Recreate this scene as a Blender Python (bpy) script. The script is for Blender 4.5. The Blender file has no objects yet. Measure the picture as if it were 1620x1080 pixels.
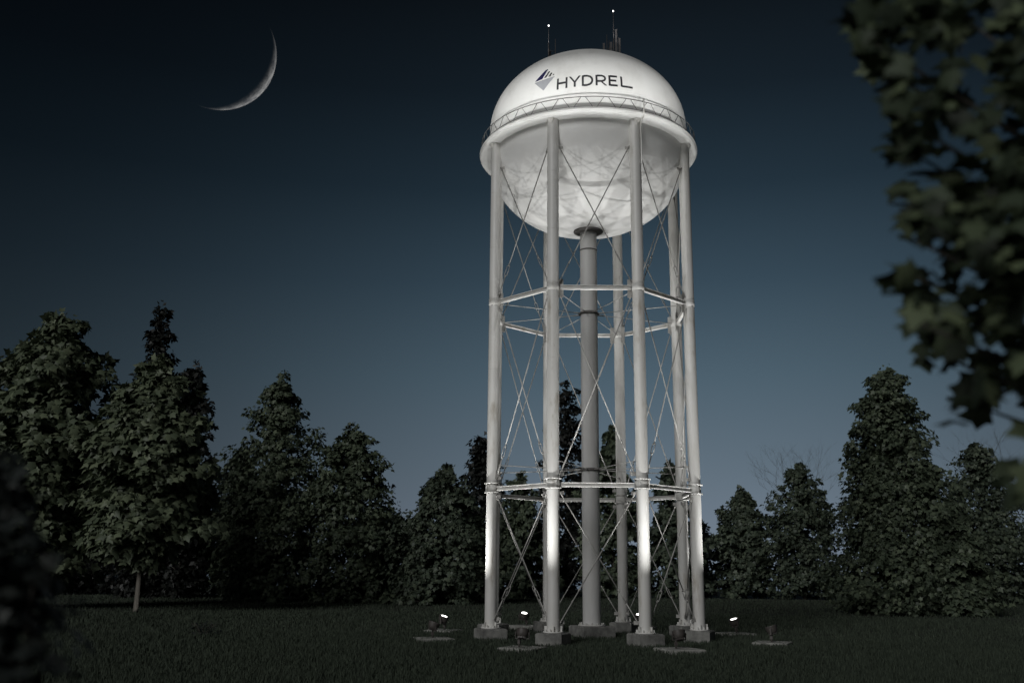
import bpy, math, random
import numpy as np
from mathutils import Vector, Matrix
PI = math.pi
scene = bpy.context.scene
COL = scene.collection

# ------------------------------------------------------------------ camera
F_PX, W_PX = 1542.7, 1620.0
PITCH, ROLL, YAW, DIST, CAM_Z = 0.229827, 0.00917321, -0.0811489, 46.9818, 3.0717
cpos = np.array([0, -DIST, CAM_Z])
fw = np.array([math.sin(YAW)*math.cos(PITCH), math.cos(YAW)*math.cos(PITCH), math.sin(PITCH)])
rt = np.cross(fw, [0, 0, 1]); rt /= np.linalg.norm(rt)
up = np.cross(rt, fw)
rt, up = rt*math.cos(ROLL)+up*math.sin(ROLL), -rt*math.sin(ROLL)+up*math.cos(ROLL)
cam_d = bpy.data.cameras.new('camera'); cam = bpy.data.objects.new('camera', cam_d); COL.objects.link(cam)
M = Matrix(((rt[0], up[0], -fw[0], cpos[0]), (rt[1], up[1], -fw[1], cpos[1]), (rt[2], up[2], -fw[2], cpos[2]), (0, 0, 0, 1)))
cam.matrix_world = M
cam_d.sensor_width = 36; cam_d.lens = 36*F_PX/W_PX
cam_d.clip_start = 0.1; cam_d.clip_end = 20000
cam_d.dof.use_dof = True; cam_d.dof.focus_distance = 46.0; cam_d.dof.aperture_fstop = 0.95
scene.camera = cam

def ray(x, y):
    d = fw + rt*(x-810)/F_PX + up*(540-y)/F_PX
    return d
def at_y(x, y, Y):
    d = ray(x, y); return cpos + d*(Y-cpos[1])/d[1]
def at_depth(x, y, z): return cpos + ray(x, y)*z

# ------------------------------------------------------------------ helpers
def s2l(c): return tuple((v/255/12.92 if v/255 <= .04045 else ((v/255+.055)/1.055)**2.4) for v in c)

def tag(o, label=None, cat=None, group=None, kind=None):
    if label: o['label'] = label
    if cat: o['category'] = cat
    if group: o['group'] = group
    if kind: o['kind'] = kind
    return o
def empty(name, loc=(0, 0, 0), rz=0):
    o = bpy.data.objects.new(name, None); COL.objects.link(o); o.location = loc; o.rotation_euler = (0, 0, rz)
    o.empty_display_size = .2
    return o
def link(name, me, mat, parent=None, loc=(0, 0, 0), rot=(0, 0, 0)):
    o = bpy.data.objects.new(name, me); COL.objects.link(o)
    if mat and not me.materials: me.materials.append(mat)
    o.parent = parent; o.location = loc; o.rotation_euler = rot
    return o

class MB:
    def __init__(s): s.v = []; s.f = []; s.sm = []
    def add(s, vs, fs, smooth=False):
        n = len(s.v); s.v += [tuple(v) for v in vs]; s.f += [tuple(i+n for i in f) for f in fs]; s.sm += [smooth]*len(fs)
        return s
    def box(s, c, size, rz=0, m=None):
        sx, sy, sz = [q/2 for q in size]; vs = []
        for z in (-sz, sz):
            for x, y in ((-sx, -sy), (sx, -sy), (sx, sy), (-sx, sy)):
                v = Vector((x*math.cos(rz)-y*math.sin(rz), x*math.sin(rz)+y*math.cos(rz), z))
                if m: v = m @ v
                vs.append((v.x+c[0], v.y+c[1], v.z+c[2]))
        return s.add(vs, [(3, 2, 1, 0), (4, 5, 6, 7), (0, 1, 5, 4), (1, 2, 6, 5), (2, 3, 7, 6), (3, 0, 4, 7)])
    def rev(s, prof, n=48, c=(0, 0, 0), m=None, smooth=True, a0=0):
        vs = []
        for r, z in prof:
            for k in range(n):
                a = a0+2*PI*k/n; v = Vector((r*math.cos(a), r*math.sin(a), z))
                if m: v = m @ v
                vs.append((v.x+c[0], v.y+c[1], v.z+c[2]))
        fs = []
        for i in range(len(prof)-1):
            for k in range(n):
                k2 = (k+1) % n; fs.append((i*n+k, i*n+k2, (i+1)*n+k2, (i+1)*n+k))
        s.add(vs, fs, smooth)
        return s
    def cyl(s, p, q, r0, r1=None, n=12, caps=True):
        r1 = r0 if r1 is None else r1
        p = Vector(p); q = Vector(q); d = q-p; L = d.length
        m = d.to_track_quat('Z', 'Y').to_matrix()
        prof = [(r0, 0), (r1, L)]
        s.rev(prof, n, p, m)
        if caps:
            base = len(s.v)-2*n
            s.f += [tuple(base+n-1-k for k in range(n)), tuple(base+n+k for k in range(n))]; s.sm += [False, False]
        return s
    def tube(s, pts, r, n=8, closed=False):
        pts = [Vector(p) for p in pts]; N = len(pts)
        rs = r if isinstance(r, (list, tuple)) else [r]*N
        vs = []
        for i, p in enumerate(pts):
            if closed: d = pts[(i+1) % N]-pts[i-1]
            else: d = pts[min(i+1, N-1)]-pts[max(i-1, 0)]
            m = d.normalized().to_track_quat('Z', 'Y').to_matrix()
            for k in range(n):
                a = 2*PI*k/n; vs.append(p + m @ Vector((rs[i]*math.cos(a), rs[i]*math.sin(a), 0)))
        fs = []
        for i in range(N if closed else N-1):
            j = (i+1) % N
            for k in range(n):
                k2 = (k+1) % n; fs.append((i*n+k, i*n+k2, j*n+k2, j*n+k))
        if not closed:
            fs.append(tuple(range(n-1, -1, -1))); fs.append(tuple((N-1)*n+k for k in range(n)))
        return s.add(vs, fs, True)
    def mesh(s, name):
        me = bpy.data.meshes.new(name); me.from_pydata(s.v, [], s.f); me.polygons.foreach_set('use_smooth', s.sm); me.update()
        return me
    def build(s, name, mat, parent=None, loc=(0, 0, 0), rot=(0, 0, 0)):
        return link(name, s.mesh(name), mat, parent, loc, rot)

def np_mesh(name, V, F, mat, smooth=False):
    """V (n,3), F (m,k) arrays of one polygon size"""
    me = bpy.data.meshes.new(name); V = np.asarray(V, np.float32); F = np.asarray(F, np.int32)
    me.vertices.add(len(V)); me.vertices.foreach_set('co', V.ravel())
    m, k = F.shape
    me.loops.add(m*k); me.loops.foreach_set('vertex_index', F.ravel())
    me.polygons.add(m); me.polygons.foreach_set('loop_start', np.arange(0, m*k, k, dtype=np.int32))
    me.polygons.foreach_set('loop_total', np.full(m, k, np.int32))
    if smooth: me.polygons.foreach_set('use_smooth', np.ones(m, bool))
    me.update(calc_edges=True); me.materials.append(mat)
    return me

# ------------------------------------------------------------------ materials
def nodes(name):
    m = bpy.data.materials.new(name); m.use_nodes = True; nt = m.node_tree
    return m, nt, nt.nodes['Principled BSDF']
def N(nt, t, **kw):
    n = nt.nodes.new(t)
    for k, v in kw.items():
        if k in n.inputs: n.inputs[k].default_value = v
        else: setattr(n, k, v)
    return n
def ramp(nt, fac, stops):
    r = nt.nodes.new('ShaderNodeValToRGB'); e = r.color_ramp.elements
    while len(e) < len(stops): e.new(.5)
    for q, (p, c) in zip(e, stops): q.position = p; q.color = (*c, 1) if len(c) == 3 else c
    nt.links.new(fac, r.inputs['Fac']); return r.outputs['Color']
def mottled(name, stops, scale=3.0, rough=.5, stretch=(1, 1, 1), detail=6, bump=0, metallic=0, spec=.5, dist=0.0):
    m, nt, b = nodes(name)
    tc = N(nt, 'ShaderNodeTexCoord'); mp = N(nt, 'ShaderNodeMapping'); mp.inputs['Scale'].default_value = stretch
    nt.links.new(tc.outputs['Object'], mp.inputs['Vector'])
    nz = N(nt, 'ShaderNodeTexNoise', Scale=scale, Detail=detail, Roughness=.62, Distortion=dist); nt.links.new(mp.outputs['Vector'], nz.inputs['Vector'])
    nt.links.new(ramp(nt, nz.outputs['Fac'], stops), b.inputs['Base Color'])
    b.inputs['Roughness'].default_value = rough; b.inputs['Metallic'].default_value = metallic; b.inputs['Specular IOR Level'].default_value = spec
    if bump:
        n2 = N(nt, 'ShaderNodeTexNoise', Scale=scale*9, Detail=5); nt.links.new(mp.outputs['Vector'], n2.inputs['Vector'])
        bp = N(nt, 'ShaderNodeBump', Strength=bump, Distance=.02); nt.links.new(n2.outputs['Fac'], bp.inputs['Height']); nt.links.new(bp.outputs['Normal'], b.inputs['Normal'])
    return m

TANK = mottled('tank_white_paint', [(.25, (.62, .615, .59)), (.5, (.74, .74, .72)), (.8, (.79, .79, .775))], .9, .45, (1, 1, .45), 8, .05)
BOWL = mottled('bowl_weathered_paint', [(.2, (.68, .675, .65)), (.42, (.76, .755, .735)), (.7, (.80, .80, .785))], .8, .5, (1, 1, 1), 8, .05, dist=.6)
LEGP = mottled('leg_paint', [(.30, (.42, .39, .34)), (.43, (.64, .63, .60)), (.7, (.72, .715, .70))], 1.8, .45, (1, 1, .28), 8, .04)
PIPE = mottled('riser_pipe_paint', [(.3, (.60, .59, .57)), (.6, (.70, .695, .685))], 1.2, .5, (1, 1, .25), 7, .04)
ROD = mottled('rod_paint', [(.3, (.30, .295, .28)), (.7, (.48, .47, .45))], 2.0, .5)
SHADEROD = mottled('upper_rod_shaded', [(.3, (.17, .165, .155)), (.7, (.28, .275, .26))], 2.0, .5)  # rod paint darkened: the unlit look of the top tier is in the colour
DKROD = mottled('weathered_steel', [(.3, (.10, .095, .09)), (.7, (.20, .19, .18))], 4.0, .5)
RAILM = mottled('railing_steel', [(.3, (.10, .10, .095)), (.7, (.17, .165, .16))], 4.0, .5)
DARK = mottled('dark_metal', [(.3, (.03, .03, .032)), (.7, (.055, .055, .06))], 6.0, .45)
BRONZE = mottled('lamp_housing_paint', [(.3, (.055, .048, .044)), (.7, (.095, .085, .08))], 9.0, .5)
CONC = mottled('concrete', [(.3, (.09, .09, .085)), (.5, (.19, .19, .18)), (.72, (.30, .30, .28))], 2.6, .9, (1, 1, 1), 8, .5)
PADC = mottled('pad_concrete', [(.3, (.20, .20, .185)), (.5, (.31, .31, .29)), (.72, (.40, .40, .375))], 2.6, .9, (1, 1, 1), 8, .5)
NAVY = mottled('navy_paint', [(.3, (.012, .012, .055)), (.7, (.018, .017, .075))], 3.0, .5)
INK = mottled('charcoal_paint', [(.3, (.018, .018, .021)), (.7, (.028, .028, .031))], 3.0, .5)
GREYP = mottled('grey_logo_paint', [(.3, (.30, .31, .33)), (.7, (.36, .37, .39))], 3.0, .5)
BARK = mottled('bark', [(.3, (.05, .045, .038)), (.7, (.13, .12, .105))], 3.0, .9, (4, 4, .8), 6, .8)
PALEBARK = mottled('pale_bark', [(.3, (.11, .10, .085)), (.7, (.24, .22, .19))], 3.0, .9, (4, 4, .8), 6, .8)
ANT = mottled('antenna_paint', [(.3, (.035, .033, .034)), (.7, (.065, .06, .06))], 3.0, .6)
def emis(name, col, st):
    m, nt, b = nodes(name); nt.nodes.remove(b)
    e = N(nt, 'ShaderNodeEmission', Strength=st); e.inputs['Color'].default_value = (*col, 1)
    nt.links.new(e.outputs[0], nt.nodes['Material Output'].inputs['Surface']); return m
LENS = emis('lit_lens', (1, .98, .93), 6.0)
BEACON = emis('beacon_glow', (1, 1, 1), 5.0)
def leafm(name, dark, mid, light, rough=.5, trans=.12):
    m, nt, b = nodes(name)
    g = N(nt, 'ShaderNodeNewGeometry')
    c = ramp(nt, g.outputs['Random Per Island'], [(0, dark), (.55, mid), (1, light)])
    nt.links.new(c, b.inputs['Base Color']); b.inputs['Roughness'].default_value = rough; b.inputs['Specular IOR Level'].default_value = .35
    t = N(nt, 'ShaderNodeBsdfTranslucent'); nt.links.new(c, t.inputs['Color'])
    mx = N(nt, 'ShaderNodeMixShader', Fac=trans); nt.links.new(b.outputs[0], mx.inputs[1]); nt.links.new(t.outputs[0], mx.inputs[2])
    nt.links.new(mx.outputs[0], nt.nodes['Material Output'].inputs['Surface']); return m
L_MAPLE = leafm('maple_leaves', (.072, .092, .058), (.118, .146, .092), (.18, .212, .132))
L_MID = leafm('green_leaves', (.056, .074, .050), (.090, .116, .076), (.138, .168, .108))
L_DEEP = leafm('deep_green_leaves', (.050, .066, .048), (.080, .104, .073), (.124, .150, .102))
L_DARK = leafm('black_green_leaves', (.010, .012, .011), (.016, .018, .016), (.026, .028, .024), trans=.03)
L_NEAR = leafm('near_leaves', (.022, .031, .020), (.056, .078, .046), (.135, .168, .092), rough=.6, trans=.15)
L_SHRUB = leafm('shrub_leaves', (.016, .021, .020), (.026, .032, .030), (.045, .05, .045), trans=.06)
GRASSM = leafm('grass_blades', (.030, .041, .029), (.044, .058, .040), (.064, .082, .056), rough=.85, trans=.1)
LAWN = mottled('lawn_soil', [(.25, (.020, .025, .017)), (.5, (.032, .040, .026)), (.8, (.046, .054, .035))], .35, .95, (1, 1, 1), 10, .6)

# ------------------------------------------------------------------ world
SUN_AZ, SUN_EL = math.radians(205), math.radians(23)      # afterglow behind the camera (azimuth from +Y, clockwise)
w = bpy.data.worlds.new('World'); scene.world = w; w.use_nodes = True; nt = w.node_tree
bg = nt.nodes['Background']
tc = N(nt, 'ShaderNodeTexCoord'); sx = N(nt, 'ShaderNodeSeparateXYZ'); nt.links.new(tc.outputs['Generated'], sx.inputs[0])
mr = N(nt, 'ShaderNodeMapRange'); mr.inputs['From Min'].default_value = 0; mr.inputs['From Max'].default_value = .6; nt.links.new(sx.outputs['Z'], mr.inputs['Value'])
SKY = [(0, (112, 124, 138)), (.08, (106, 119, 133)), (.157, (96, 111, 124)), (.317, (76, 95, 108)), (.473, (54, 72, 85)), (.623, (34, 49, 60)), (.767, (21, 31, 39)), (.895, (13, 19, 24)), (1, (10, 14, 18))]
rc = ramp(nt, mr.outputs[0], [(p, s2l(c)) for p, c in SKY])
cv = N(nt, 'ShaderNodeCombineXYZ'); nt.links.new(sx.outputs['X'], cv.inputs['X']); nt.links.new(sx.outputs['Y'], cv.inputs['Y'])
nv = N(nt, 'ShaderNodeVectorMath', operation='NORMALIZE'); nt.links.new(cv.outputs[0], nv.inputs[0])
ga = math.radians(6)
dt = N(nt, 'ShaderNodeVectorMath', operation='DOT_PRODUCT'); nt.links.new(nv.outputs[0], dt.inputs[0]); dt.inputs[1].default_value = (math.sin(ga), math.cos(ga), 0)
m1 = N(nt, 'ShaderNodeMath', operation='MULTIPLY_ADD'); nt.links.new(dt.outputs['Value'], m1.inputs[0]); m1.inputs[1].default_value = 9.0; m1.inputs[2].default_value = -9.0
m2 = N(nt, 'ShaderNodeMath', operation='EXPONENT'); nt.links.new(m1.outputs[0], m2.inputs[0])
m3 = N(nt, 'ShaderNodeMath', operation='MULTIPLY_ADD'); nt.links.new(m2.outputs[0], m3.inputs[0]); m3.inputs[1].default_value = .90; m3.inputs[2].default_value = .10
vm = N(nt, 'ShaderNodeVectorMath', operation='SCALE'); nt.links.new(rc, vm.inputs[0]); nt.links.new(m3.outputs[0], vm.inputs['Scale'])
sk = N(nt, 'ShaderNodeTexSky', sky_type='NISHITA', sun_disc=False, sun_elevation=SUN_EL, sun_rotation=SUN_AZ)
sv = N(nt, 'ShaderNodeVectorMath', operation='SCALE'); nt.links.new(sk.outputs[0], sv.inputs[0]); sv.inputs['Scale'].default_value = .0005
av = N(nt, 'ShaderNodeVectorMath', operation='ADD'); nt.links.new(vm.outputs[0], av.inputs[0]); nt.links.new(sv.outputs[0], av.inputs[1])
nt.links.new(av.outputs[0], bg.inputs['Color']); bg.inputs['Strength'].default_value = 1.0

sd = bpy.data.lights.new('dusk_light', 'SUN'); sd.energy = 1.08; sd.angle = math.radians(25); sd.color = (1.0, 1.0, .99)
so = bpy.data.objects.new('dusk_light', sd); COL.objects.link(so)
to_sun = Vector((math.sin(SUN_AZ)*math.cos(SUN_EL), math.cos(SUN_AZ)*math.cos(SUN_EL), math.sin(SUN_EL)))
so.rotation_euler = to_sun.to_track_quat('Z', 'Y').to_euler(); so.location = to_sun*60

# ------------------------------------------------------------------ ground
def grid_sheet(name, x0, x1, y0, y1, z, mat, nx=2, ny=2):
    b = MB(); b.add([(x0, y0, z), (x1, y0, z), (x1, y1, z), (x0, y1, z)], [(0, 1, 2, 3)]); return tag(b.build(name, mat), kind='structure')
grid_sheet('lawn', -900, 900, -300, 118, 0, LAWN)
m_w, ntw, bw = nodes('sky_mirror'); bw.inputs['Base Color'].default_value = (.02, .03, .035, 1); bw.inputs['Roughness'].default_value = .12
nzw = N(ntw, 'ShaderNodeTexNoise', Scale=.4, Detail=3); bpw = N(ntw, 'ShaderNodeBump', Strength=.05, Distance=.05); ntw.links.new(nzw.outputs['Fac'], bpw.inputs['Height']); ntw.links.new(bpw.outputs['Normal'], bw.inputs['Normal'])
grid_sheet('water', -8000, 8000, 118, 12000, -.05, m_w)  # added sheet that mirrors the sky to make pale gaps behind the trees

rng = np.random.default_rng(11)
def grass():
    Vs, n = [], 0
    # density falls with the distance from the camera; only the lawn the photo shows
    rows = [(22, 34, 90000), (34, 50, 110000), (50, 75, 70000), (75, 118, 40000)]
    P = []
    for d0, d1, cnt in rows:
        d = np.sqrt(rng.uniform(d0*d0, d1*d1, cnt)); a = YAW + rng.uniform(-.54, .54, cnt)
        P.append(np.stack([d*np.sin(a), -DIST + d*np.cos(a), d], 1))
    P = np.concatenate(P); n = len(P)
    patch = .5+.5*np.sin(P[:, 0]*.9+np.sin(P[:, 1]*.7)*1.5)*np.sin(P[:, 1]*.8+np.sin(P[:, 0]*.5)*1.3)
    h = rng.uniform(.09, .245, n)*(.75+.5*patch); wd = rng.uniform(.008, .017, n)*(1+np.clip((P[:, 2]-30)/40, 0, 1.6))
    az = rng.uniform(0, 2*PI, n); lean = rng.uniform(.05, .5, n)*h; la = rng.uniform(0, 2*PI, n)
    ex = np.stack([np.cos(az), np.sin(az)], 1)*wd[:, None]; lx = np.stack([np.cos(la), np.sin(la)], 1)*lean[:, None]
    V = np.zeros((n, 5, 3)); V[:, 0, :2] = P[:, :2]-ex; V[:, 1, :2] = P[:, :2]+ex
    V[:, 2, :2] = P[:, :2]+ex*.7+lx*.35; V[:, 3, :2] = P[:, :2]-ex*.7+lx*.35; V[:, 2, 2] = V[:, 3, 2] = h*.6
    V[:, 4, :2] = P[:, :2]+lx; V[:, 4, 2] = h
    V[:, :2, 2] = -.01
    b = (np.arange(n)*5)[:, None]
    F = np.concatenate([b+[0, 1, 2], b+[0, 2, 3], b+[3, 2, 4]])
    o = link('grass', np_mesh('grass', V.reshape(-1, 3), F, GRASSM), None)
    tag(o, 'dark short grass covering the lawn under the tower', 'grass', kind='stuff')
grass()

# ------------------------------------------------------------------ water tower
PHI = math.radians(3.805); R = 5.0
Z0, Z1, Z2, ZT = .55, 6.635, 15.476, 23.63
def leg_xy(k, r=R): a = PHI + math.radians(-112.5+45*k); return Vector((r*math.cos(a), r*math.sin(a), 0)), a
tower = empty('water_tower'); tag(tower, 'floodlit white water tower on eight legs with a word and emblem on its tank', 'water tower')

def ell(Rt, zc, a, n, sgn, e0=0, e1=90, p=2.0):
    out = []
    for i in range(n+1):
        e = math.radians(e0+(e1-e0)*i/n); out.append((max(Rt*math.cos(e)**(2/p), 1e-3), zc+sgn*a*math.sin(e)**(2/p)))
    return out
DR, DZ, DA = 5.05, 25.05, 4.0
d = MB(); d.rev([(DR, 23.9)]+ell(DR, DZ, DA, 40, 1), 128)
dome = d.build('tank_dome', TANK, tower)
d = MB(); d.rev([(4.92, 23.64)]+ell(4.92, 23.35, 3.62, 40, -1), 128); bowl = d.build('tank_bowl', BOWL, tower)
d = MB(); d.rev([(4.90, 23.63), (5.44, 23.63), (5.51, 23.67), (5.54, 23.76), (5.53, 23.84), (5.48, 23.90), (5.40, 23.93), (5.03, 23.95)], 128)
d.rev([(5.545, 23.74), (5.565, 23.755), (5.565, 23.79), (5.545, 23.805)], 128)
gal = d.build('gallery_ring', TANK, tower)
# railing: top rail, kick rail, zigzag of 32 bays
d = MB(); RR, RZ = 5.45, 24.43
d.tube([(RR*math.cos(2*PI*k/128), RR*math.sin(2*PI*k/128), RZ) for k in range(128)], .022, 6, True)
d.tube([(RR*math.cos(2*PI*k/128), RR*math.sin(2*PI*k/128), 23.95) for k in range(128)], .014, 6, True)
a0 = leg_xy(0)[1]; st = 2*PI/32
for k in range(32):
    a = a0+k*st; q = lambda t, z: (RR*math.cos(t), RR*math.sin(t), z)
    d.cyl(q(a+.018, 23.92), q(a+st/2-.018, RZ), .0175, n=6); d.cyl(q(a-.018, 23.92), q(a-st/2+.018, RZ), .0145, n=6)
d.build('railing', RAILM, tower)

# lettering and emblem mapped on to the dome (theta along, height along the wall)
def dome_pt(th, z, off=.012):
    if z <= DZ: r = DR; nr, nz = 1, 0
    else:
        e = math.asin(min(1, (z-DZ)/DA)); r = DR*math.cos(e); nr, nz = math.cos(e)/DR, math.sin(e)/DA; l = math.hypot(nr, nz); nr, nz = nr/l, nz/l
    return Vector(((r+off*nr)*math.cos(th), (r+off*nr)*math.sin(th), z+off*nz))
def quad_patch(b, c4, n=5, mfun=None, off=.012):
    """bilinear patch of four (u,v) corners mapped on the dome"""
    vs = []
    for j in range(n+1):
        for i in range(n+1):
            s, t = i/n, j/n
            u = (1-s)*(1-t)*c4[0][0]+s*(1-t)*c4[1][0]+s*t*c4[2][0]+(1-s)*t*c4[3][0]
            v = (1-s)*(1-t)*c4[0][1]+s*(1-t)*c4[1][1]+s*t*c4[2][1]+(1-s)*t*c4[3][1]
            th, z = mfun(u, v); vs.append(dome_pt(th, z, off))
    b.add(vs, [(j*(n+1)+i, j*(n+1)+i+1, (j+1)*(n+1)+i+1, (j+1)*(n+1)+i) for j in range(n) for i in range(n)], True)
def tmap(u, v):                      # u 0..1 along the word, v 0..1 up a letter
    th = math.radians(-106.1+u*(106.1-64.7)); z0 = 25.12+.10*u+.02*math.sin(PI*u); return th, z0+v*(.60-.04*u)
letters = MB()
def stroke(p, q, wx=.026, wv=.185):
    # a bar between two (u,v) points; near-horizontal bars are thick in v, others in u
    if abs(p[1]-q[1]) < .02: c = [(p[0], p[1]-wv/2), (q[0], q[1]-wv/2), (q[0], q[1]+wv/2), (p[0], p[1]+wv/2)]
    else: c = [(p[0]-wx/2, p[1]), (p[0]+wx/2, p[1]), (q[0]+wx/2, q[1]), (q[0]-wx/2, q[1])]
    quad_patch(letters, c, 6, tmap)
def arc(cu, cv, ru, rv, a0, a1, wu=.025, wv=.185, n=14):
    for i in range(n):
        A, B = [math.radians(a0+(a1-a0)*(i+x)/n) for x in (0, 1.02)]
        o = lambda t: (cu+ru*math.cos(t), cv+rv*math.sin(t)); ii = lambda t: (cu+(ru-wu)*math.cos(t), cv+(rv-wv)*math.sin(t))
        quad_patch(letters, [ii(A), o(A), o(B), ii(B)], 1, tmap)
# H
stroke((.008, 0), (.008, 1)); stroke((.125, 0), (.125, 1)); stroke((.016, .52), (.117, .52))
# Y
stroke((.168, 1), (.233, .42), .027); stroke((.298, 1), (.233, .42), .027); stroke((.233, .43), (.233, 0))
# D
stroke((.338, 0), (.338, 1)); stroke((.346, .935), (.40, .935)); stroke((.346, .065), (.40, .065)); arc(.40, .5, .072, .5, -90, 90)
# R
stroke((.515, 0), (.515, 1)); stroke((.523, .935), (.59, .935)); stroke((.523, .405), (.59, .405)); arc(.59, .67, .05, .33, -90, 90); stroke((.637, 0), (.578, .36), .028)
# E
stroke((.685, 0), (.685, 1)); stroke((.693, .935), (.79, .935)); stroke((.693, .51), (.775, .51)); stroke((.693, .065), (.79, .065))
# L
stroke((.845, 0), (.845, 1)); stroke((.853, .065), (1.0, .065))
letters.build('lettering', INK, dome)
def emap(u, v): return math.radians(-120.2+u*12.8), 25.24+v*1.22      # emblem box
def emb(name, polys, mat):
    b = MB()
    for c in polys: quad_patch(b, c, 6, emap)
    return b.build(name, mat, dome)
emb('emblem_sail', [[(.01, .50), (.375, .545), (.375, .545), (.49, 1.0)], [(.01, .50), (.375, .545), (.57, 1.0), (.47, 1.0)]][1:], NAVY)
emb('emblem_stripes', [[(.45, .56), (.565, .575), (.70, .85), (.64, .88)], [(.66, .59), (.765, .60), (.82, .745), (.76, .775)], [(.85, .615), (.93, .625), (.93, .665), (.89, .68)]], INK)
emb('emblem_keel', [[(.01, .44), (.97, .545), (.50, .0), (.47, .0)]], GREYP)

# riser pipe
d = MB(); d.rev([(.42, .62), (.42, 19.85)], 40); pipe = d.build('riser_pipe', PIPE, tower)
for z in (18.75,):
    d = MB(); d.rev([(.421, z-.03), (.45, z-.025), (.45, z+.025), (.421, z+.03)], 40); d.build('joint_ring', DKROD, pipe)
d = MB(); d.rev([(.421, 19.655), (.50, 19.675), (.70, 19.70), (.74, 19.73), (.74, 19.80)], 40); d.build('riser_recess_shade', DKROD, pipe)  # dark disc put in as the shaded recess round the pipe top
for z in (Z2, Z1+1.12):
    d = MB(); d.rev([(.421, z-.06), (.52, z-.055), (.52, z-.02), (.45, z-.015), (.45, z+.07), (.421, z+.075)], 40); d.build('tie_collar', DKROD, pipe)
d = MB(); d.rev([(.43, .60), (.62, .60), (.62, .66), (.43, .66)], 32)
for k in range(12): d.cyl((.54*math.cos(k*PI/6), .54*math.sin(k*PI/6), .66), (.54*math.cos(k*PI/6), .54*math.sin(k*PI/6), .74), .03, n=6)
d.build('base_plate', LEGP, pipe)
def pier(name, x, y, a, s, h, ch=.05):
    b = MB(); hs = s/2; vs = []
    for zz, q in ((-.15, hs), (h-ch, hs), (h, hs-ch)):
        vs += [(-q, -q, zz), (q, -q, zz), (q, q, zz), (-q, q, zz)]
    fs = [(i*4+k, i*4+(k+1) % 4, (i+1)*4+(k+1) % 4, (i+1)*4+k) for i in range(2) for k in range(4)]+[(8, 9, 10, 11)]
    b.add(vs, fs); return b.build(name, CONC, tower, (x, y, 0), (0, 0, a))
pier('pier', 0, 0, PHI+math.radians(22.5), 1.6, .60)

LR = .267
legmesh = MB().rev([(LR, Z0+.05), (LR, Z1-.13), (LR, Z1+.28), (LR, ZT)], 32).mesh('leg')
# weld seams along and round the leg are part of its mesh
b = MB(); b.rev([(.28, 0), (.43, 0), (.43, .05), (.28, .05)], 24)
for k in range(8): b.box((.36*math.cos(k*PI/4), .36*math.sin(k*PI/4), .10), (.07, .05, .10), k*PI/4)
for k in range(4): b.box((.32*math.cos(k*PI/2+.4), .32*math.sin(k*PI/2+.4), .16), (.10, .02, .22), k*PI/2+.4)
bpmesh = b.mesh('base_plate')
b = MB()
for z in (-.13, .28): b.rev([(LR+.002, z-.02), (.365, z-.022), (.365, z+.022), (LR+.002, z+.02)], 32)
b.rev([(LR+.002, -.10), (LR+.012, -.10), (LR+.012, .25), (LR+.002, .25)], 32)
for s in (-1, 1):
    for t in (-1, 1): b.box((.28*t*.72, .28*s*.72, .08), (.09, .012, .36), math.atan2(s, t))
colmesh = b.mesh('splice_collar')
b = MB(); b.rev([(LR+.002, -.16), (LR+.014, -.16), (LR+.014, .16), (LR+.002, .16)], 32); bandmesh = b.mesh('joint_band')
seam = MB().rev([(LR+.0005, -.014), (LR+.005, 0), (LR+.0005, .014)], 32).mesh('weld_seam')
for me, m in ((legmesh, LEGP), (bpmesh, LEGP), (colmesh, LEGP), (bandmesh, LEGP), (seam, LEGP)): me.materials.append(m)
LEGS = []
for k in range(8):
    p, a = leg_xy(k); LEGS.append(p)
    L = link('leg', legmesh, None, tower, (p.x, p.y, 0), (0, 0, a))
    link('base_plate', bpmesh, None, L, (0, 0, Z0)); link('splice_collar', colmesh, None, L, (0, 0, Z1)); link('joint_band', bandmesh, None, L, (0, 0, Z2)); 
    for zz in (9.3, 12.2, 18.2, 21.0): link('weld_seam', seam, None, L, (0, 0, zz))
    # saddle bracket under the gallery ring, and gussets for the struts
    b = MB(); vs_ = [(-.31, -.15, 23.6), (.36, -.15, 23.6), (.36, .15, 23.6), (-.31, .15, 23.6), (-.28, -.03, 23.34), (.27, -.03, 23.34), (.27, .03, 23.34), (-.28, .03, 23.34)]
    b.add(vs_, [(0, 1, 2, 3), (7, 6, 5, 4), (0, 4, 5, 1), (1, 5, 6, 2), (2, 6, 7, 3), (3, 7, 4, 0)]); b.build('saddle_bracket', LEGP, L)
    for z, hh in ((22.28, .14), (Z2-.02, .86), (Z1-.32, .15), (Z1+.50, .15), (Z0+.42, .15)):
        vs_ = [(-.24, -.40, 0), (-.07, 0, 0), (-.24, .40, 0), (-.27, .40, 0), (-.10, 0, 0), (-.27, -.40, 0)]
        b = MB(); b.add([(x, y, z-hh/2) for x, y, _ in vs_]+[(x, y, z+hh/2) for x, y, _ in vs_], [(k_, (k_+1) % 6, (k_+1) % 6+6, k_+6) for k_ in range(6)]+[(5, 4, 1, 0), (4, 3, 2, 1), (6, 7, 10, 11), (7, 8, 9, 10)])
        b.build('gusset_plate', ROD, L)
    pier('pier', p.x, p.y, a, 1.15, Z0)
# conduit running up beside one front leg
p, a = leg_xy(1); b = MB(); b.tube([(LR+.02, .17, z) for z in (21.4, 22.5, 23.4)]+[(.54, .2, 23.7), (.56, .2, 24.5)], .035, 8); b.build('conduit', LEGP, tower, (p.x, p.y, 0), (0, 0, a))

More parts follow.
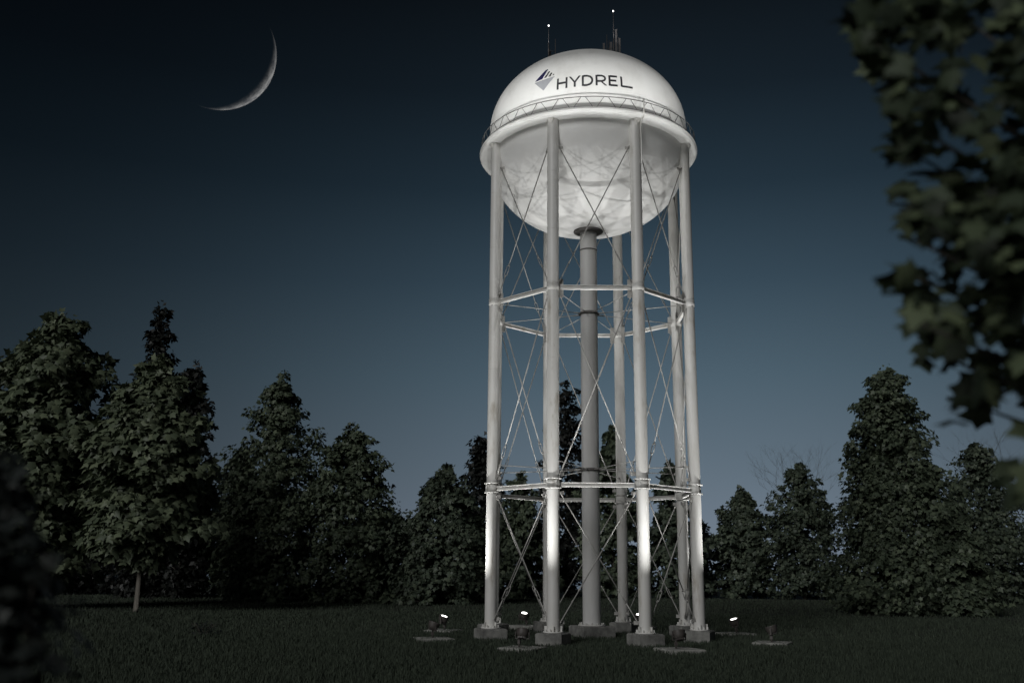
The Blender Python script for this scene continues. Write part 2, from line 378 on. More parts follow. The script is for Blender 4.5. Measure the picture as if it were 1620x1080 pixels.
# struts (I sections)
def strut_mesh(p, q, h=.19, wd=.15):
    b = MB(); m = (q-p); L = m.length; ang = math.atan2(m.y, m.x); c = (p+q)/2
    b.box((c.x, c.y, c.z+h/2-.014), (L, wd, .028), ang); b.box((c.x, c.y, c.z-h/2+.014), (L, wd, .028), ang); b.box(c, (L-.01, .025, h-.058), ang)
    return b
def toward(p, q, dd): v = (q-p); return p+v.normalized()*dd
for z in (Z1+.02, Z2):
    for k in range(8):
        p, q = LEGS[k]+Vector((0, 0, z)), LEGS[(k+1) % 8]+Vector((0, 0, z))
        strut_mesh(toward(p, q, .33), toward(q, p, .33)).build('strut', LEGP, tower)
# crossing rods with turnbuckles
def turnbuckle(p, dr, ln=.46):
    m = dr.to_track_quat('Z', 'Y').to_matrix(); b = MB()
    for s in (-1, 1): b.cyl(p+m @ Vector((s*.075, 0, -ln/2+.04)), p+m @ Vector((s*.075, 0, ln/2-.04)), .02, n=6)
    for s in (-1, 1):
        b.tube([p+m @ Vector((.075*math.cos(t), 0, s*(ln/2-.04+.075*math.sin(t)))) for t in [PI*i/6 for i in range(7)]], .02, 6)
        b.cyl(p+m @ Vector((0, 0, s*(ln/2-.02))), p+m @ Vector((0, 0, s*(ln/2+.09))), .036, n=8)
    return b
def clevis(b, p, dr):
    m = dr.to_track_quat('Z', 'Y').to_matrix()
    for s in (-1, 1): b.cyl(p+m @ Vector((s*.035, 0, -.10)), p+m @ Vector((s*.035, 0, .16)), .022, n=6)
    b.cyl(p+m @ Vector((-.06, 0, -.05)), p+m @ Vector((.06, 0, -.05)), .03, n=8)
for lo, hi in ((Z0+.42, Z1-.32), (Z1+.50, Z2-.33), (Z2+.30, 22.28)):
    for k in range(8):
        for s in (1, -1):
            A, B = LEGS[k], LEGS[(k+1) % 8]
            if s < 0: A, B = B, A
            bend = 1 if s > 0 else -1
            off = A.cross(Vector((0, 0, 1))); n = ((A+B)/2).normalized()*(.03*bend)
            p = toward(A, B, .30)+Vector((0, 0, lo))+n; q = toward(B, A, .30)+Vector((0, 0, hi))+n
            dr = (q-p).normalized(); t0 = p+dr*1.25
            b = MB(); b.cyl(p, t0-dr*.22, .026, n=8); b.cyl(t0+dr*.22, q, .026, n=8); clevis(b, p+dr*.05, dr); clevis(b, q-dr*.05, -dr)
            rm = SHADEROD if lo > 15 else ROD; rod = b.build('brace_rod', rm, tower)
            turnbuckle(t0, dr).build('turnbuckle', rm, rod)
# spokes to the riser
for z in (Z2-.03, Z1+1.12):
    for k in range(8):
        u = LEGS[k].normalized(); p = u*(R-LR)+Vector((0, 0, z)); q = u*.46+Vector((0, 0, z))
        b = MB(); b.cyl(p, q, .02, n=8); b.box(p-u*.05, (.16, .03, .10), math.atan2(u.y, u.x)); b.cyl(q-u*0, q+u*.35, .034, n=8); b.build('tie_rod', ROD, tower)

# antennas and beacons on the roof
def dome_z(x, y): return DZ+DA*math.sqrt(max(0, 1-(x*x+y*y)/DR**2))
def mast(name, x, y, top, extra, label=None):
    zb = dome_z(x, y)-.05; g = empty(name, (x, y, zb)); g.parent = dome
    return g, zb
def antenna(x, y, top, rods, panels):
    zb = dome_z(x, y)
    b = MB(); b.cyl((x, y, zb-.06), (x, y, zb+.9), .04, .034, 8); b.cyl((x, y, zb+.9), (x, y, top-.04), .018, .008, 8); b.rev([(.001, zb+.06), (.13, zb+.06), (.15, zb-.1)], 16, (x, y, 0))
    for dx, dy, h in rods:
        zz = dome_z(x+dx, y+dy); b.cyl((x+dx, y+dy, zz-.05), (x+dx, y+dy, zz+h), .026, .016, 8)
        b.cyl((x, y, zz+.35), (x+dx, y+dy, zz+.35), .014, n=6)
    a = b.build('antenna_mast', ANT, dome)
    for dx, dy, z0, h in panels:
        c = MB(); zz = dome_z(x+dx, y+dy)
        c.box((x+dx, y+dy, zz+z0+h/2), (.115, .08, h)); c.box((x+dx, y+dy-.045, zz+z0+h/2), (.09, .012, h*.92)); c.cyl((x+dx, y+dy+.07, zz-.05), (x+dx, y+dy+.07, zz+z0+h*.8), .022, n=8)
        c.build('panel_antenna', ANT, a)
    e = MB(); e.rev([(.001, -.038), (.028, -.028), (.038, 0), (.028, .028), (.001, .038)], 12, (x, y, top)); e.build('beacon', BEACON, a)
q = at_y(868, 41, -1.7); antenna(q[0], -1.7, q[2], [(.34, .1, 1.05), (.1, .2, .5)], [(.02, .15, .05, .55)])
q = at_y(970, 18, -1.5); antenna(q[0], -1.5, q[2], [(-.34, .1, 1.15), (-.22, .25, .9)], [(.13, .05, .25, 1.25), (-.13, .1, .1, .65), (-.5, .0, .05, .55), (.3, .2, .2, .9)])
b = MB(); b.rev([(.001, 29.2), (.25, 29.2), (.3, 29.12), (.3, 28.9)], 24); b.build('roof_hatch', TANK, dome)

# ------------------------------------------------------------------ floodlights
TILT = math.radians(17.5)              # head tilt from the vertical, towards the tower (local -X)
def flood_template():
    root = empty('floodlight')
    b = MB(); hs = .74; vs = []
    for zz, q in ((-.1, hs), (.15, hs), (.18, hs-.03)): vs += [(-q, -q, zz), (q, -q, zz), (q, q, zz), (-q, q, zz)]
    b.add(vs, [(i*4+k, i*4+(k+1) % 4, (i+1)*4+(k+1) % 4, (i+1)*4+k) for i in range(2) for k in range(4)]+[(8, 9, 10, 11)])
    parts = [('pad', b, PADC)]
    b = MB(); b.cyl((0, -.14, .12), (0, -.14, .50), .04, n=12); b.rev([(.001, .16), (.09, .16), (.10, .12)], 16, (0, -.14, 0)); b.box((0, -.14, .36), (.12, .1, .13)); parts.append(('post', b, BRONZE))
    b = MB(); b.box((0, 0, .495), (.07, .58, .03))
    for s in (-1, 1): b.box((0, s*.287, .62), (.07, .022, .26)); b.cyl((0, s*.26, .70), (0, s*.31, .70), .035, n=10)
    parts.append(('yoke', b, BRONZE))
    m = Matrix.Rotation(-TILT, 3, 'Y'); c = (0, 0, .70)
    b = MB(); b.rev([(.001, -.16), (.17, -.16), (.21, -.10), (.24, .0), (.255, .10), (.26, .135), (.235, .14), (.158, .134)], 28, c, m)
    for k in range(9): b.box(tuple(m @ Vector((-.16+.04*k, 0, -.17))+Vector(c)), (.012, .34*math.sqrt(max(.05, 1-((k-4)/4.6)**2)), .1), 0, m)
    parts.append(('head', b, BRONZE))
    b = MB(); b.rev([(.001, .140), (.12, .140), (.155, .136)], 28, c, m); parts.append(('lens', b, LENS))
    objs = []
    for n, bb, mt in parts: objs.append(bb.build(n, mt, root))
    ld = bpy.data.lights.new('flood_beam', 'SPOT'); ld.energy = 2500; ld.spot_size = math.radians(72); ld.spot_blend = 1.0; ld.shadow_soft_size = .022; ld.color = (1, 1, .985)
    lo = bpy.data.objects.new('flood_beam', ld); COL.objects.link(lo); lo.parent = root
    lo.location = m @ Vector((0, 0, .17))+Vector(c); lo.rotation_euler = (m.to_4x4() @ Matrix.Rotation(PI, 4, 'X')).to_euler()
    # the lamp looks along local -Z: turn it to the head's axis
    objs.append(lo)
    return root, objs
froot, fparts = flood_template()
# angle (deg), radius, label
FL = [(-109.2, 8.15, 'lamp on a slab in front of the left one of the two nearest legs'),
      (-65.2, 8.0, 'lamp on a slab in front of the right one of the two nearest legs'),
      (-19.6, 8.15, 'lamp with tilted brown head on the rightmost slab in the grass'),
      (26.0, 7.75, 'lit lamp right of the tower, behind the rightmost slab'),
      (71.6, 8.05, 'lit lamp behind the tower, half hidden by its right front leg'),
      (116.3, 8.2, 'lit lamp behind the tower, seen between its two left front legs'),
      (160.4, 7.75, 'lit lamp left of the tower, on the farther of the two leftmost slabs'),
      (205.5, 7.6, 'dark backed lamp left of the tower, on the nearer of the two leftmost slabs')]
for i, (deg, r, lab) in enumerate(FL):
    a = math.radians(deg)
    if i == 0: o = froot
    else:
        o = froot.copy(); COL.objects.link(o)
        for c in fparts:
            q = c.copy(); COL.objects.link(q); q.parent = o
    o.location = (r*math.cos(a), r*math.sin(a), 0); o.rotation_euler = (0, 0, a)
    tag(o, lab, 'floodlight', 'floodlights round the water tower')
# five added lamps, each with a beam-cutting visor, stand on the lawn nearer the camera and outside the picture, and light the dome
for i, (x, y, tx, ty) in enumerate(((-22.5, -20.5, -3.9, -2.9), (-11.5, -29, -2.2, -4.3), (-1, -31, 0, -4.9), (10, -29.5, 2.2, -4.3), (21, -21.5, 3.9, -2.9))):
    o = froot.copy(); COL.objects.link(o); o.location = (x, y, 0); rz = math.atan2(y, x); o.rotation_euler = (0, 0, rz)
    tag(o, ['first', 'second', 'third', 'fourth', 'fifth'][i]+' unseen lamp from the left in the row added on the near lawn to light the dome', 'floodlight', 'unseen floodlights added to light the dome')
    lp = fparts[-1].location; src = Vector((x+lp.x*math.cos(rz), y+lp.x*math.sin(rz), lp.z)); inv = Matrix.Rotation(-rz, 3, 'Z')
    for c in fparts:
        q = c.copy(); COL.objects.link(q); q.parent = o
        if c.type == 'LIGHT':
            q.data = c.data.copy(); q.data.energy = 29000; q.data.spot_size = math.radians(12.5); q.data.spot_blend = 1.0; q.data.shadow_soft_size = .008
            q.rotation_euler = (-(inv @ (Vector((tx, ty, 25.3))-src))).to_track_quat('Z', 'Y').to_euler()
    cut = (inv @ (Vector((tx, ty, 24.15))-src)).normalized()      # the visor's top edge shades all below the gallery ring
    e = Vector(lp)+cut*.6; sidev = cut.cross(Vector((0, 0, 1))).normalized(); dn = sidev.cross(cut).normalized()
    if dn.z > 0: dn = -dn
    b = MB(); th_ = cut*.01
    vs_ = [e+sidev*u*.22+dn*v+t for t in (Vector((0, 0, 0)), th_) for u, v in ((-1, 0), (1, 0), (1, .34), (-1, .34))]
    b.add(vs_, [(0, 1, 2, 3), (7, 6, 5, 4), (0, 4, 5, 1), (1, 5, 6, 2), (2, 6, 7, 3), (3, 7, 4, 0)])
    for u in (-1, 1): b.cyl(e+sidev*u*.2+dn*.30, Vector((0, 0, .70))+sidev*u*.2+Vector((0, 0, .02)), .012, n=6)
    b.build('visor', BRONZE, o)

# ------------------------------------------------------------------ trees
LEAF = np.array([(0, .02), (.33, -.08), (.31, .17), (.56, .40), (.27, .52), (.0, 1.0), (-.25, .54), (-.54, .44), (-.32, .17), (-.35, -.04)], float)
LT = np.zeros((11, 3)); LT[1:, :2] = LEAF; LT[0, :2] = (0, .38)
LT[:, 2] = -.30*np.abs(LT[:, 0]) - .22*LT[:, 1]**2
LTF = np.array([(0, 1+i, 1+(i+1) % 10) for i in range(10)])
ST = np.array([(0, 0, 0), (.3, .45, -.08), (0, 1, -.22), (-.3, .45, -.08)], float); STF = np.array([(0, 1, 2), (0, 2, 3)])
def nrm(v): return v/np.maximum(np.linalg.norm(v, axis=-1, keepdims=True), 1e-9)
def leaves(P, NRM, TIP, S, simple=False):
    T, TF = (ST, STF) if simple else (LT, LTF)
    n = nrm(NRM); t = nrm(TIP-(TIP*n).sum(-1, keepdims=True)*n); x = np.cross(t, n)
    V = P[:, None, :]+S[:, None, None]*(T[None, :, 0:1]*x[:, None]+T[None, :, 1:2]*t[:, None]+T[None, :, 2:3]*n[:, None])
    F = (np.arange(len(P))*len(T))[:, None, None]+TF[None]
    return V.reshape(-1, 3), F.reshape(-1, 3)
PROF = {
 'maple': [(0, .30), (.06, .60), (.18, .90), (.35, 1), (.55, .96), (.70, .84), (.80, .66), (.88, .46), (.94, .24), (1, .06)],
 'maple_cone': [(0, .34), (.06, .60), (.18, .92), (.32, 1), (.5, .92), (.65, .74), (.78, .52), (.88, .33), (.95, .17), (1, .05)],
 'spire': [(0, .9), (.15, 1), (.42, 1), (.58, .88), (.70, .66), (.80, .50), (.87, .40), (.94, .21), (1, .06)],
 'bigcone': [(0, .90), (.08, 1.1), (.22, 1.1), (.38, .98), (.52, .78), (.64, .58), (.76, .42), (.85, .33), (.93, .20), (1, .06)],
 'ovoid': [(0, .85), (.12, 1), (.4, 1), (.6, .85), (.75, .62), (.88, .42), (.96, .25), (1, .12)],
 'column': [(0, .7), (.2, 1), (.45, .92), (.65, .7), (.78, .6), (.85, .42), (.93, .40), (1, .08)],
}
def tree(name, px, top, Y, wpx, zb, prof, leaf, mat, nclump, per, seed, label, cat='tree', group=None, simple=False, bark=BARK, depthk=1.0, trunk_r=.22, lean=0.0):
    g = np.random.default_rng(seed); rnd = random.Random(seed)
    tp = at_y(px, top, Y); H = tp[2]; X = tp[0]
    ppm = F_PX/np.dot(np.array([X, Y, H/2])-cpos, fw); Wd = 1.17*wpx/ppm
    root = empty(name, (X, Y, 0)); tag(root, label, cat, group or 'trees round the lawn')
    pr = np.array(PROF[prof]); wf = lambda h: np.interp(h, pr[:, 0], pr[:, 1])*Wd
    Hc = H-zb
    # lobes make the outline uneven
    ph = g.uniform(0, 2*PI, 6)
    nl = 46; lh = g.uniform(0, 1.02, nl); lt = g.uniform(0, 2*PI, nl); la_ = g.uniform(.25, .72, nl); lw = g.uniform(.03, .075, nl)
    def rad(h, th):
        h = np.asarray(h); dth = (th[:, None]-lt[None]+PI) % (2*PI)-PI
        bump = (la_[None]*np.exp(-((h[:, None]-lh[None])/lw[None])**2-(dth/.34)**2)).max(1)
        return wf(h)*(.60+.08*np.sin(2*th+ph[0]+5*h)+.06*np.sin(3*th+ph[1]-9*h)+bump)
    u = g.uniform(0, 1, nclump*6); area = np.maximum(wf(u), .12*Wd); keep = g.uniform(0, Wd, len(u)) < area
    hc = u[keep][:nclump]; n = len(hc); th = g.uniform(0, 2*PI, n)
    rho = np.sqrt(g.uniform(.25, 1.0, n)); rr = rad(hc, th)*rho
    C = np.stack([rr*np.cos(th), rr*np.sin(th)*depthk, zb+hc*Hc-.10*rr], 1)
    cr = (.075*Wd+.11*wf(hc))*g.uniform(.6, 1.35, n)
    k = per; out = np.stack([np.cos(th), np.sin(th)*depthk, 0*th], 1)
    d = nrm(g.normal(size=(n, k, 3)))*(g.uniform(.15, 1, (n, k, 1))**.5)
    d[..., 2] *= .62
    P = C[:, None]+d*cr[:, None, None]; P[..., 2] -= .35*cr[:, None]*(d[..., :2]**2).sum(-1)
    O = nrm(out[:, None]*.75+d*.8+np.array([0, 0, .25]))
    NR = O*.62+np.array([0, 0, .50])+g.normal(size=(n, k, 3))*.42
    TP = O+np.array([0, 0, -.60])+g.normal(size=(n, k, 3))*.55
    S = leaf*g.uniform(.5, 1.25, (n, k))
    P, NR, TP, S = P.reshape(-1, 3), NR.reshape(-1, 3), TP.reshape(-1, 3), S.ravel()
    # inner leaves round the limbs
    ni = nclump*per//4; hi = g.uniform(0, .95, ni); ti = g.uniform(0, 2*PI, ni); ri = rad(hi, ti)*g.uniform(0, .72, ni)
    Pi = np.stack([ri*np.cos(ti), ri*np.sin(ti)*depthk, zb+hi*Hc], 1)
    P = np.concatenate([P, Pi]); NR = np.concatenate([NR, g.normal(size=(ni, 3))*.6+[0, 0, .5]]); TP = np.concatenate([TP, g.normal(size=(ni, 3))]); S = np.concatenate([S, leaf*g.uniform(.7, 1.3, ni)])
    # leader leaves at the very top
    nt_ = 26; hz = g.uniform(.9, 1.0, nt_); Pt = np.stack([g.normal(0, .05*Wd, nt_), g.normal(0, .05*Wd, nt_), zb+hz*Hc-leaf*.3], 1)
    P = np.concatenate([P, Pt]); NR = np.concatenate([NR, g.normal(size=(nt_, 3))*.5+[0, -.3, .4]]); TP = np.concatenate([TP, g.normal(size=(nt_, 3))*.5+[0, 0, .1]]); S = np.concatenate([S, leaf*g.uniform(.6, 1.0, nt_)])
    ok = P[:, 2] > .25; P, NR, TP, S = P[ok], NR[ok], TP[ok], S[ok]
    V, F = leaves(P, NR, TP, S, simple)
    link('crown', np_mesh('crown', V, F, mat), None, root)
    b = MB(); tr = trunk_r
    b.tube([(0, 0, -.1), (.02, 0, .3), (.05*rnd.uniform(-1, 1), .04, zb+.15*Hc), (.10*rnd.uniform(-1, 1), -.05, zb+.5*Hc), (0, 0, zb+.93*Hc)], [tr*1.35, tr*1.05, tr*.85, tr*.5, tr*.12], 10)
    for i in range(min(26, n)):
        c = C[i]; z0 = max(zb*.8, c[2]-.45*np.hypot(c[0], c[1])-.2)
        b.tube([(0, 0, z0), (c[0]*.45, c[1]*.45, z0+(c[2]-z0)*.6), tuple(c)], [tr*.42, tr*.26, tr*.07], 6)
    b.build('trunk', bark, root)
    return root
T = tree
T('maple_tree', 98, 488, 24, 126, 1.5, 'maple', .62, L_MAPLE, 360, 46, 1, 'tall broad maple with large leaves at the left edge of the lawn')
T('maple_tree', 252, 562, 20, 104, 3.4, 'maple_cone', .60, L_MAPLE, 340, 46, 2, 'maple with pale green leaves and its bare slender trunk showing, beside the tall left maple', bark=PALEBARK, trunk_r=.17)
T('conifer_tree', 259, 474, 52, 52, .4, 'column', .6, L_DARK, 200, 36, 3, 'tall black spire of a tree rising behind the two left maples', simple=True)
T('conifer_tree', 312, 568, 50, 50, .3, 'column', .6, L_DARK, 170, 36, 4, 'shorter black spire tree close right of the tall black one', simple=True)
T('broadleaf_tree', 447, 588, 48, 98, .4, 'spire', .44, L_MID, 320, 46, 5, 'tallest green spire tree between the left maples and the tower')
T('broadleaf_tree', 561, 672, 46, 88, .4, 'spire', .42, L_MID, 290, 46, 6, 'middle sized green spire tree in the row left of the tower')
T('broadleaf_tree', 706, 734, 44, 88, .4, 'spire', .41, L_DEEP, 290, 46, 7, 'low wide green tree standing next left of the tower')
T('broadleaf_tree', 385, 702, 60, 84, .4, 'ovoid', .55, L_DEEP, 160, 40, 21, 'low rounded tree in the shade right of the left maples')
T('broadleaf_tree', 628, 812, 62, 70, .4, 'ovoid', .55, L_DEEP, 130, 40, 22, 'lowest rounded tree in the gap of the row left of the tower')
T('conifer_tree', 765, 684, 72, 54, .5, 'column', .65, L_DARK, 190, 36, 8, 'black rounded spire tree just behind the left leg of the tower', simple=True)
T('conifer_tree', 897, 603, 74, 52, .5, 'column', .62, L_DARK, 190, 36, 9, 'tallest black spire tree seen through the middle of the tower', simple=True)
T('broadleaf_tree', 966, 670, 70, 56, .5, 'spire', .55, L_MID, 170, 40, 10, 'green spire tree seen right of the central pipe of the tower')
T('broadleaf_tree', 824, 742, 66, 52, .5, 'spire', .55, L_MID, 150, 40, 11, 'green spire tree seen between the two left legs of the tower')
T('broadleaf_tree', 1058, 730, 72, 52, .5, 'spire', .55, L_DEEP, 150, 40, 12, 'green spire tree seen between the right legs of the tower')
T('broadleaf_tree', 1112, 822, 78, 30, .7, 'column', .7, L_DARK, 60, 24, 13, 'small dark tree peeping out right of the rightmost tower leg', simple=True)
T('broadleaf_tree', 1172, 767, 76, 56, .5, 'spire', .5, L_DEEP, 190, 42, 14, 'smallest pointed tree in the row right of the tower')
T('broadleaf_tree', 1262, 733, 74, 66, .6, 'ovoid', .45, L_DEEP, 220, 44, 15, 'rounded tree with twigs behind it, left of the big right tree')
T('broadleaf_tree', 1400, 574, 34, 124, .6, 'bigcone', .37, L_MID, 460, 54, 16, 'big cone shaped tree dominating the lawn right of the tower', trunk_r=.3)
T('broadleaf_tree', 1498, 800, 31, 62, .3, 'ovoid', .42, L_MID, 150, 42, 23, 'bushy young tree low against the right side of the big cone tree', trunk_r=.12)
T('broadleaf_tree', 1548, 698, 66, 88, .5, 'ovoid', .45, L_DEEP, 260, 44, 17, 'rounded tree with bare twigs behind it at the right edge')

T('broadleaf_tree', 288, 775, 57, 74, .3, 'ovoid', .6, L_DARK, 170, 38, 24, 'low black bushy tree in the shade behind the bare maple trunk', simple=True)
T('broadleaf_tree', 150, 815, 62, 64, .3, 'ovoid', .6, L_DARK, 150, 38, 25, 'low black bushy tree standing in for the shade between the trunks of the two left maples', simple=True)  # added to close a pale gap; black leaves stand in for shadow

def bare_tree(px, top, Y, seed, label):
    rnd = random.Random(seed); tp = at_y(px, top, Y); H = tp[2]
    root = empty('bare_tree', (tp[0], Y, 0)); tag(root, label, 'tree', 'leafless trees behind the right row')
    tr = MB(); cr = MB()
    tr.tube([(0, 0, -.1), (.1, 0, H*.3), (0, .1, H*.6)], [.2, .15, .09], 8); tr.build('trunk', BARK, root)
    def grow(p, d, L, r, lv):
        q = p+d*L*.5+Vector((rnd.uniform(-1, 1), rnd.uniform(-1, 1), 0))*.06*L; e = p+d*L
        cr.tube([p, q, e], [r, r*.8, r*.55], 5)
        if lv == 0: return
        for i in range(3 if lv > 1 else 4):
            nd = (d+Vector((rnd.gauss(0, .45), rnd.gauss(0, .45), rnd.uniform(-.05, .35)))).normalized()
            grow(p+(e-p)*rnd.uniform(.45, 1), nd, L*rnd.uniform(.55, .78), r*.55, lv-1)
    for i in range(7):
        a = i*2.4; grow(Vector((0, 0, H*(.42+.026*i))), Vector((math.cos(a)*.75, math.sin(a)*.75, .9)).normalized(), H*.26, .03, 3)
    grow(Vector((0, 0, H*.6)), Vector((0, 0, 1)), H*.2, .03, 3)
    cr.build('crown', BARK, root)
bare_tree(1258, 695, 88, 31, 'leafless twiggy tree showing above the rounded tree right of the tower')
bare_tree(1562, 665, 84, 32, 'leafless twiggy tree showing above the rounded tree at the right edge')

# near tree whose boughs hang in at the right
POLY = [(1385, -60), (1335, 55), (1365, 72), (1360, 115), (1410, 130), (1400, 165), (1420, 185), (1380, 240), (1405, 250), (1470, 262), (1480, 280), (1415, 300), (1440, 318), (1415, 366), (1450, 385), (1495, 398), (1470, 420), (1400, 442), (1425, 480), (1440, 510), (1422, 572), (1470, 582), (1512, 562), (1520, 595), (1500, 645), (1540, 668), (1560, 648), (1592, 650), (1625, 690), (1700, 690), (1700, -60)]
HOLES = [(1540, 142, 22), (1503, 228, 16), (1462, 95, 22), (1535, 80, 12), (1587, 200, 14), (1606, 640, 20), (1545, 560, 8)]
def inside(x, y, P):
    c = False; j = len(P)-1
    for i in range(len(P)):
        if (P[i][1] > y) != (P[j][1] > y) and x < (P[j][0]-P[i][0])*(y-P[i][1])/(P[j][1]-P[i][1])+P[i][0]: c = not c
        j = i
    return c
def near_tree():
    rnd = random.Random(5); g = np.random.default_rng(5)
    base = at_depth(1980, 300, 5.4); bx, by = base[0], base[1]
    root = empty('leafy_tree', (bx, by, 0)); tag(root, 'dark out of focus tree reaching in from the right with broad leaves close by', 'tree')
    pts = []
    while len(pts) < 900:
        x, y = rnd.uniform(1335, 1700), rnd.uniform(-60, 690)
        if not inside(x, y, POLY): continue
        if any((x-h[0])**2+(y-h[1])**2 < (h[2]+14)**2 for h in HOLES): continue
        pts.append((x, y, rnd.uniform(3.6, 5.3)))
    for _ in range(16): pts.append((rnd.uniform(1588, 1660), rnd.uniform(745, 790), rnd.uniform(3.8, 4.4)))
    P = np.array([at_depth(*p) for p in pts])
    dep = np.array([p[2] for p in pts]); n = len(P)
    S = g.uniform(.09, .20, n)*dep/4.8
    out = np.tile(np.array([-.55, -.15, -.45]), (n, 1))
    TP = nrm(out+g.normal(size=(n, 3))*.5); NR = nrm(np.array([-.15, -.55, .75])+g.normal(size=(n, 3))*.5)
    P = P-TP*S[:, None]*.5-np.array([bx, by, 0])
    V, F = leaves(P, NR, TP, S); link('crown', np_mesh('crown', V, F, L_NEAR), None, root)
    b = MB(); b.tube([(0, 0, -.1), (.03, 0, 1.5), (-.02, .05, 3.6), (.05, 0, 5.6), (0, 0, 7.4)], [.2, .16, .13, .09, .03], 12)
    for px, py, dz, z0 in ((1400, 110, 4.8, 4.2), (1440, 240, 4.5, 3.9), (1450, 440, 4.4, 3.5), (1480, 560, 4.6, 3.2), (1540, 40, 5.0, 4.6), (1540, 640, 4.7, 3.1), (1470, 350, 5.0, 3.7), (1620, 768, 4.1, 2.9), (1370, 60, 4.6, 4.3), (1400, 170, 4.3, 4.0), (1425, 310, 4.6, 3.8), (1430, 372, 4.4, 3.6), (1425, 500, 4.2, 3.3), (1590, 600, 4.3, 3.0)):
        e = Vector(at_depth(px, py, dz))-Vector((bx, by, 0)); s = Vector((0, 0, z0))
        m = s.lerp(e, .5)+Vector((0, 0, .12)); b.tube([s, m, e], [.04, .02, .005], 6)
    b.build('trunk', BARK, root)
near_tree()

def near_shrub():
    g = np.random.default_rng(8); c = at_depth(-40, 1000, 3.6); root = empty('shrub', (c[0], c[1], 0))
    tag(root, 'dark blurred shrub close by in the lower left corner', 'shrub')
    n = 2600; hgt = at_depth(0, 745, 3.6)[2]
    h = g.uniform(.25, 1, n)**.8; th = g.uniform(0, 2*PI, n); rr = (1.02-.90*np.clip((h-.40)/.60, 0, 1)**.7)*np.sqrt(g.uniform(.05, 1, n))*(1+.2*np.sin(3*th+9*h))
    P = np.stack([rr*np.cos(th), rr*np.sin(th), hgt*h+g.normal(0, .07, n)], 1)
    out = np.stack([np.cos(th), np.sin(th), .3+0*th], 1)
    V, F = leaves(P, out*.5+[0, 0, .6]+g.normal(size=(n, 3))*.4, out+[0, 0, -.3]+g.normal(size=(n, 3))*.5, g.uniform(.05, .10, n))
    link('crown', np_mesh('crown', V, F, L_SHRUB), None, root)
    b = MB()
    for k in range(7):
        a = k*.9; b.tube([(.05*math.cos(a), .05*math.sin(a), -.1), (.2*math.cos(a), .2*math.sin(a), hgt*.5), (.2*math.cos(a), .2*math.sin(a), hgt*.9)], [.025, .016, .004], 6)
    b.build('stems', BARK, root)
near_shrub()

def weed(px, py, wd, ht, seed, label):
    g = np.random.default_rng(seed); d = ray(px, py); c = cpos+d*(-cpos[2]/d[2]); root = empty('weed', (c[0], c[1], 0)); tag(root, label, 'weed')
    n = 130; th = g.uniform(0, 2*PI, n); h = g.uniform(.1, 1, n); rr = wd*np.sqrt(g.uniform(0, 1, n))*(1-.4*h)
    P = np.stack([rr*np.cos(th), rr*np.sin(th), ht*h], 1); out = np.stack([np.cos(th), np.sin(th), .4+0*th], 1)
    V, F = leaves(P, g.normal(size=(n, 3))*.4+[0, 0, .7], out+g.normal(size=(n, 3))*.4, g.uniform(.10, .2, n), True)
    link('leaves', np_mesh('leaves', V, F, L_SHRUB), None, root)
    b = MB()
    for k in range(9):
        a = k*.72; b.tube([(0, 0, -.05), (wd*.4*math.cos(a), wd*.4*math.sin(a), ht*.6), (wd*.7*math.cos(a), wd*.7*math.sin(a), ht)], [.02, .014, .004], 5)
    b.build('stems', BARK, root)
weed(322, 1006, .85, .62, 41, 'ragged dark weed clump standing alone in the grass left of the tower')

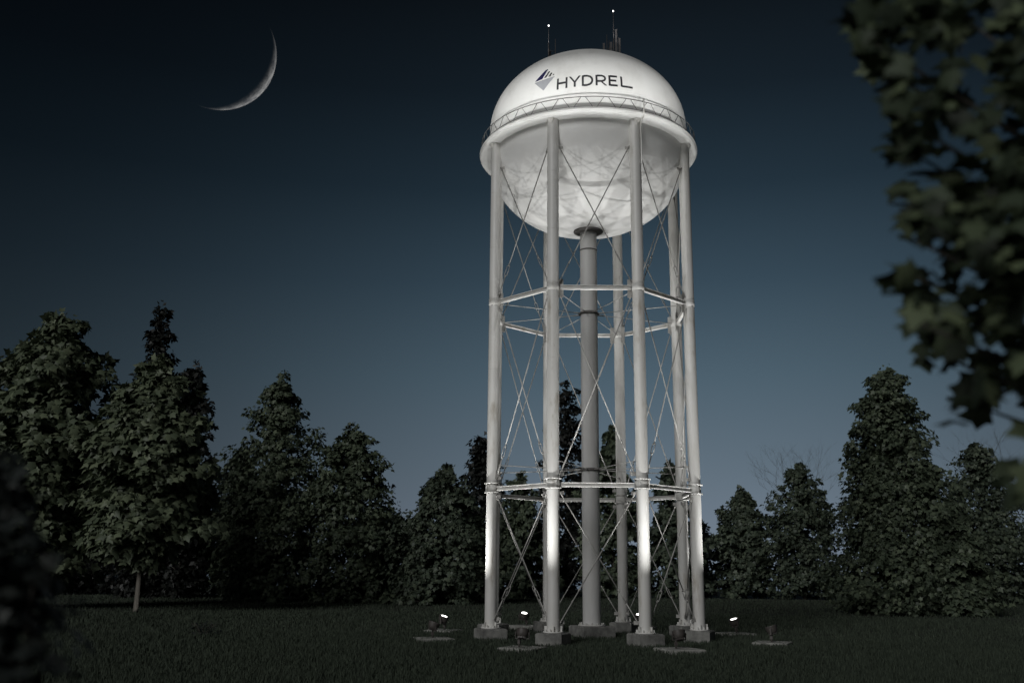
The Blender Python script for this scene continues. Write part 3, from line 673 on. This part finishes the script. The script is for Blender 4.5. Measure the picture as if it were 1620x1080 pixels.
# ------------------------------------------------------------------ moon
mc = Vector(at_y(345, 82, 3000)); mrad = 90/F_PX*float(np.dot(np.array(mc)-cpos, fw))
m, nt, b = nodes('painted_crescent'); nt.nodes.remove(b)
geo = N(nt, 'ShaderNodeNewGeometry'); view = (mc-Vector(cpos)).normalized()
side = (Vector(rt)*.73-Vector(up)*.68).normalized(); side = (side-view*side.dot(view)).normalized()
Ld = side*math.cos(math.radians(46))+view*math.sin(math.radians(46))  # sunlit crescent is painted into the emission; no lamp lights the sphere
dp = N(nt, 'ShaderNodeVectorMath', operation='DOT_PRODUCT'); nt.links.new(geo.outputs['Normal'], dp.inputs[0]); dp.inputs[1].default_value = Ld
mx = N(nt, 'ShaderNodeMapRange', interpolation_type='SMOOTHSTEP'); mx.inputs['From Min'].default_value = .13; mx.inputs['From Max'].default_value = .66; nt.links.new(dp.outputs['Value'], mx.inputs['Value'])
tcm = N(nt, 'ShaderNodeTexCoord'); vo = N(nt, 'ShaderNodeTexNoise', Scale=.035, Detail=9, Roughness=.75); nt.links.new(tcm.outputs['Object'], vo.inputs['Vector'])
cr_ = ramp(nt, vo.outputs['Fac'], [(.40, (.30, .30, .31)), (.60, (1, .99, .96))])
em = N(nt, 'ShaderNodeEmission'); nt.links.new(cr_, em.inputs['Color'])
ms = N(nt, 'ShaderNodeMath', operation='MULTIPLY'); nt.links.new(mx.outputs[0], ms.inputs[0]); ms.inputs[1].default_value = .37
ob = N(nt, 'ShaderNodeMath', operation='SUBTRACT'); ob.inputs[0].default_value = 1; nt.links.new(geo.outputs['Backfacing'], ob.inputs[1])
mo_ = N(nt, 'ShaderNodeMath', operation='MULTIPLY'); nt.links.new(ms.outputs[0], mo_.inputs[0]); nt.links.new(ob.outputs[0], mo_.inputs[1]); nt.links.new(mo_.outputs[0], em.inputs['Strength'])
tr = N(nt, 'ShaderNodeBsdfTransparent'); ad = N(nt, 'ShaderNodeAddShader'); nt.links.new(em.outputs[0], ad.inputs[0]); nt.links.new(tr.outputs[0], ad.inputs[1])
nt.links.new(ad.outputs[0], nt.nodes['Material Output'].inputs['Surface'])
bf = MB(); bf.rev([(max(1e-3, mrad*math.cos(math.radians(e))), mrad*math.sin(math.radians(e))) for e in range(-90, 91, 3)], 96)
mo = bf.build('moon', m, None, mc); tag(mo, 'thin crescent moon with its lit lower right edge painted as glow in the dark sky', 'moon')

# ------------------------------------------------------------------ render settings
vs = scene.view_settings; scene.display_settings.display_device = 'sRGB'; vs.view_transform = 'Standard'; vs.look = 'None'; vs.exposure = 0; vs.gamma = 1
scene.render.engine = 'CYCLES'; cy = scene.cycles
cy.use_denoising = True; cy.max_bounces = 5; cy.diffuse_bounces = 3; cy.transparent_max_bounces = 8; cy.sample_clamp_indirect = 3
cy.caustics_reflective = False; cy.caustics_refractive = False
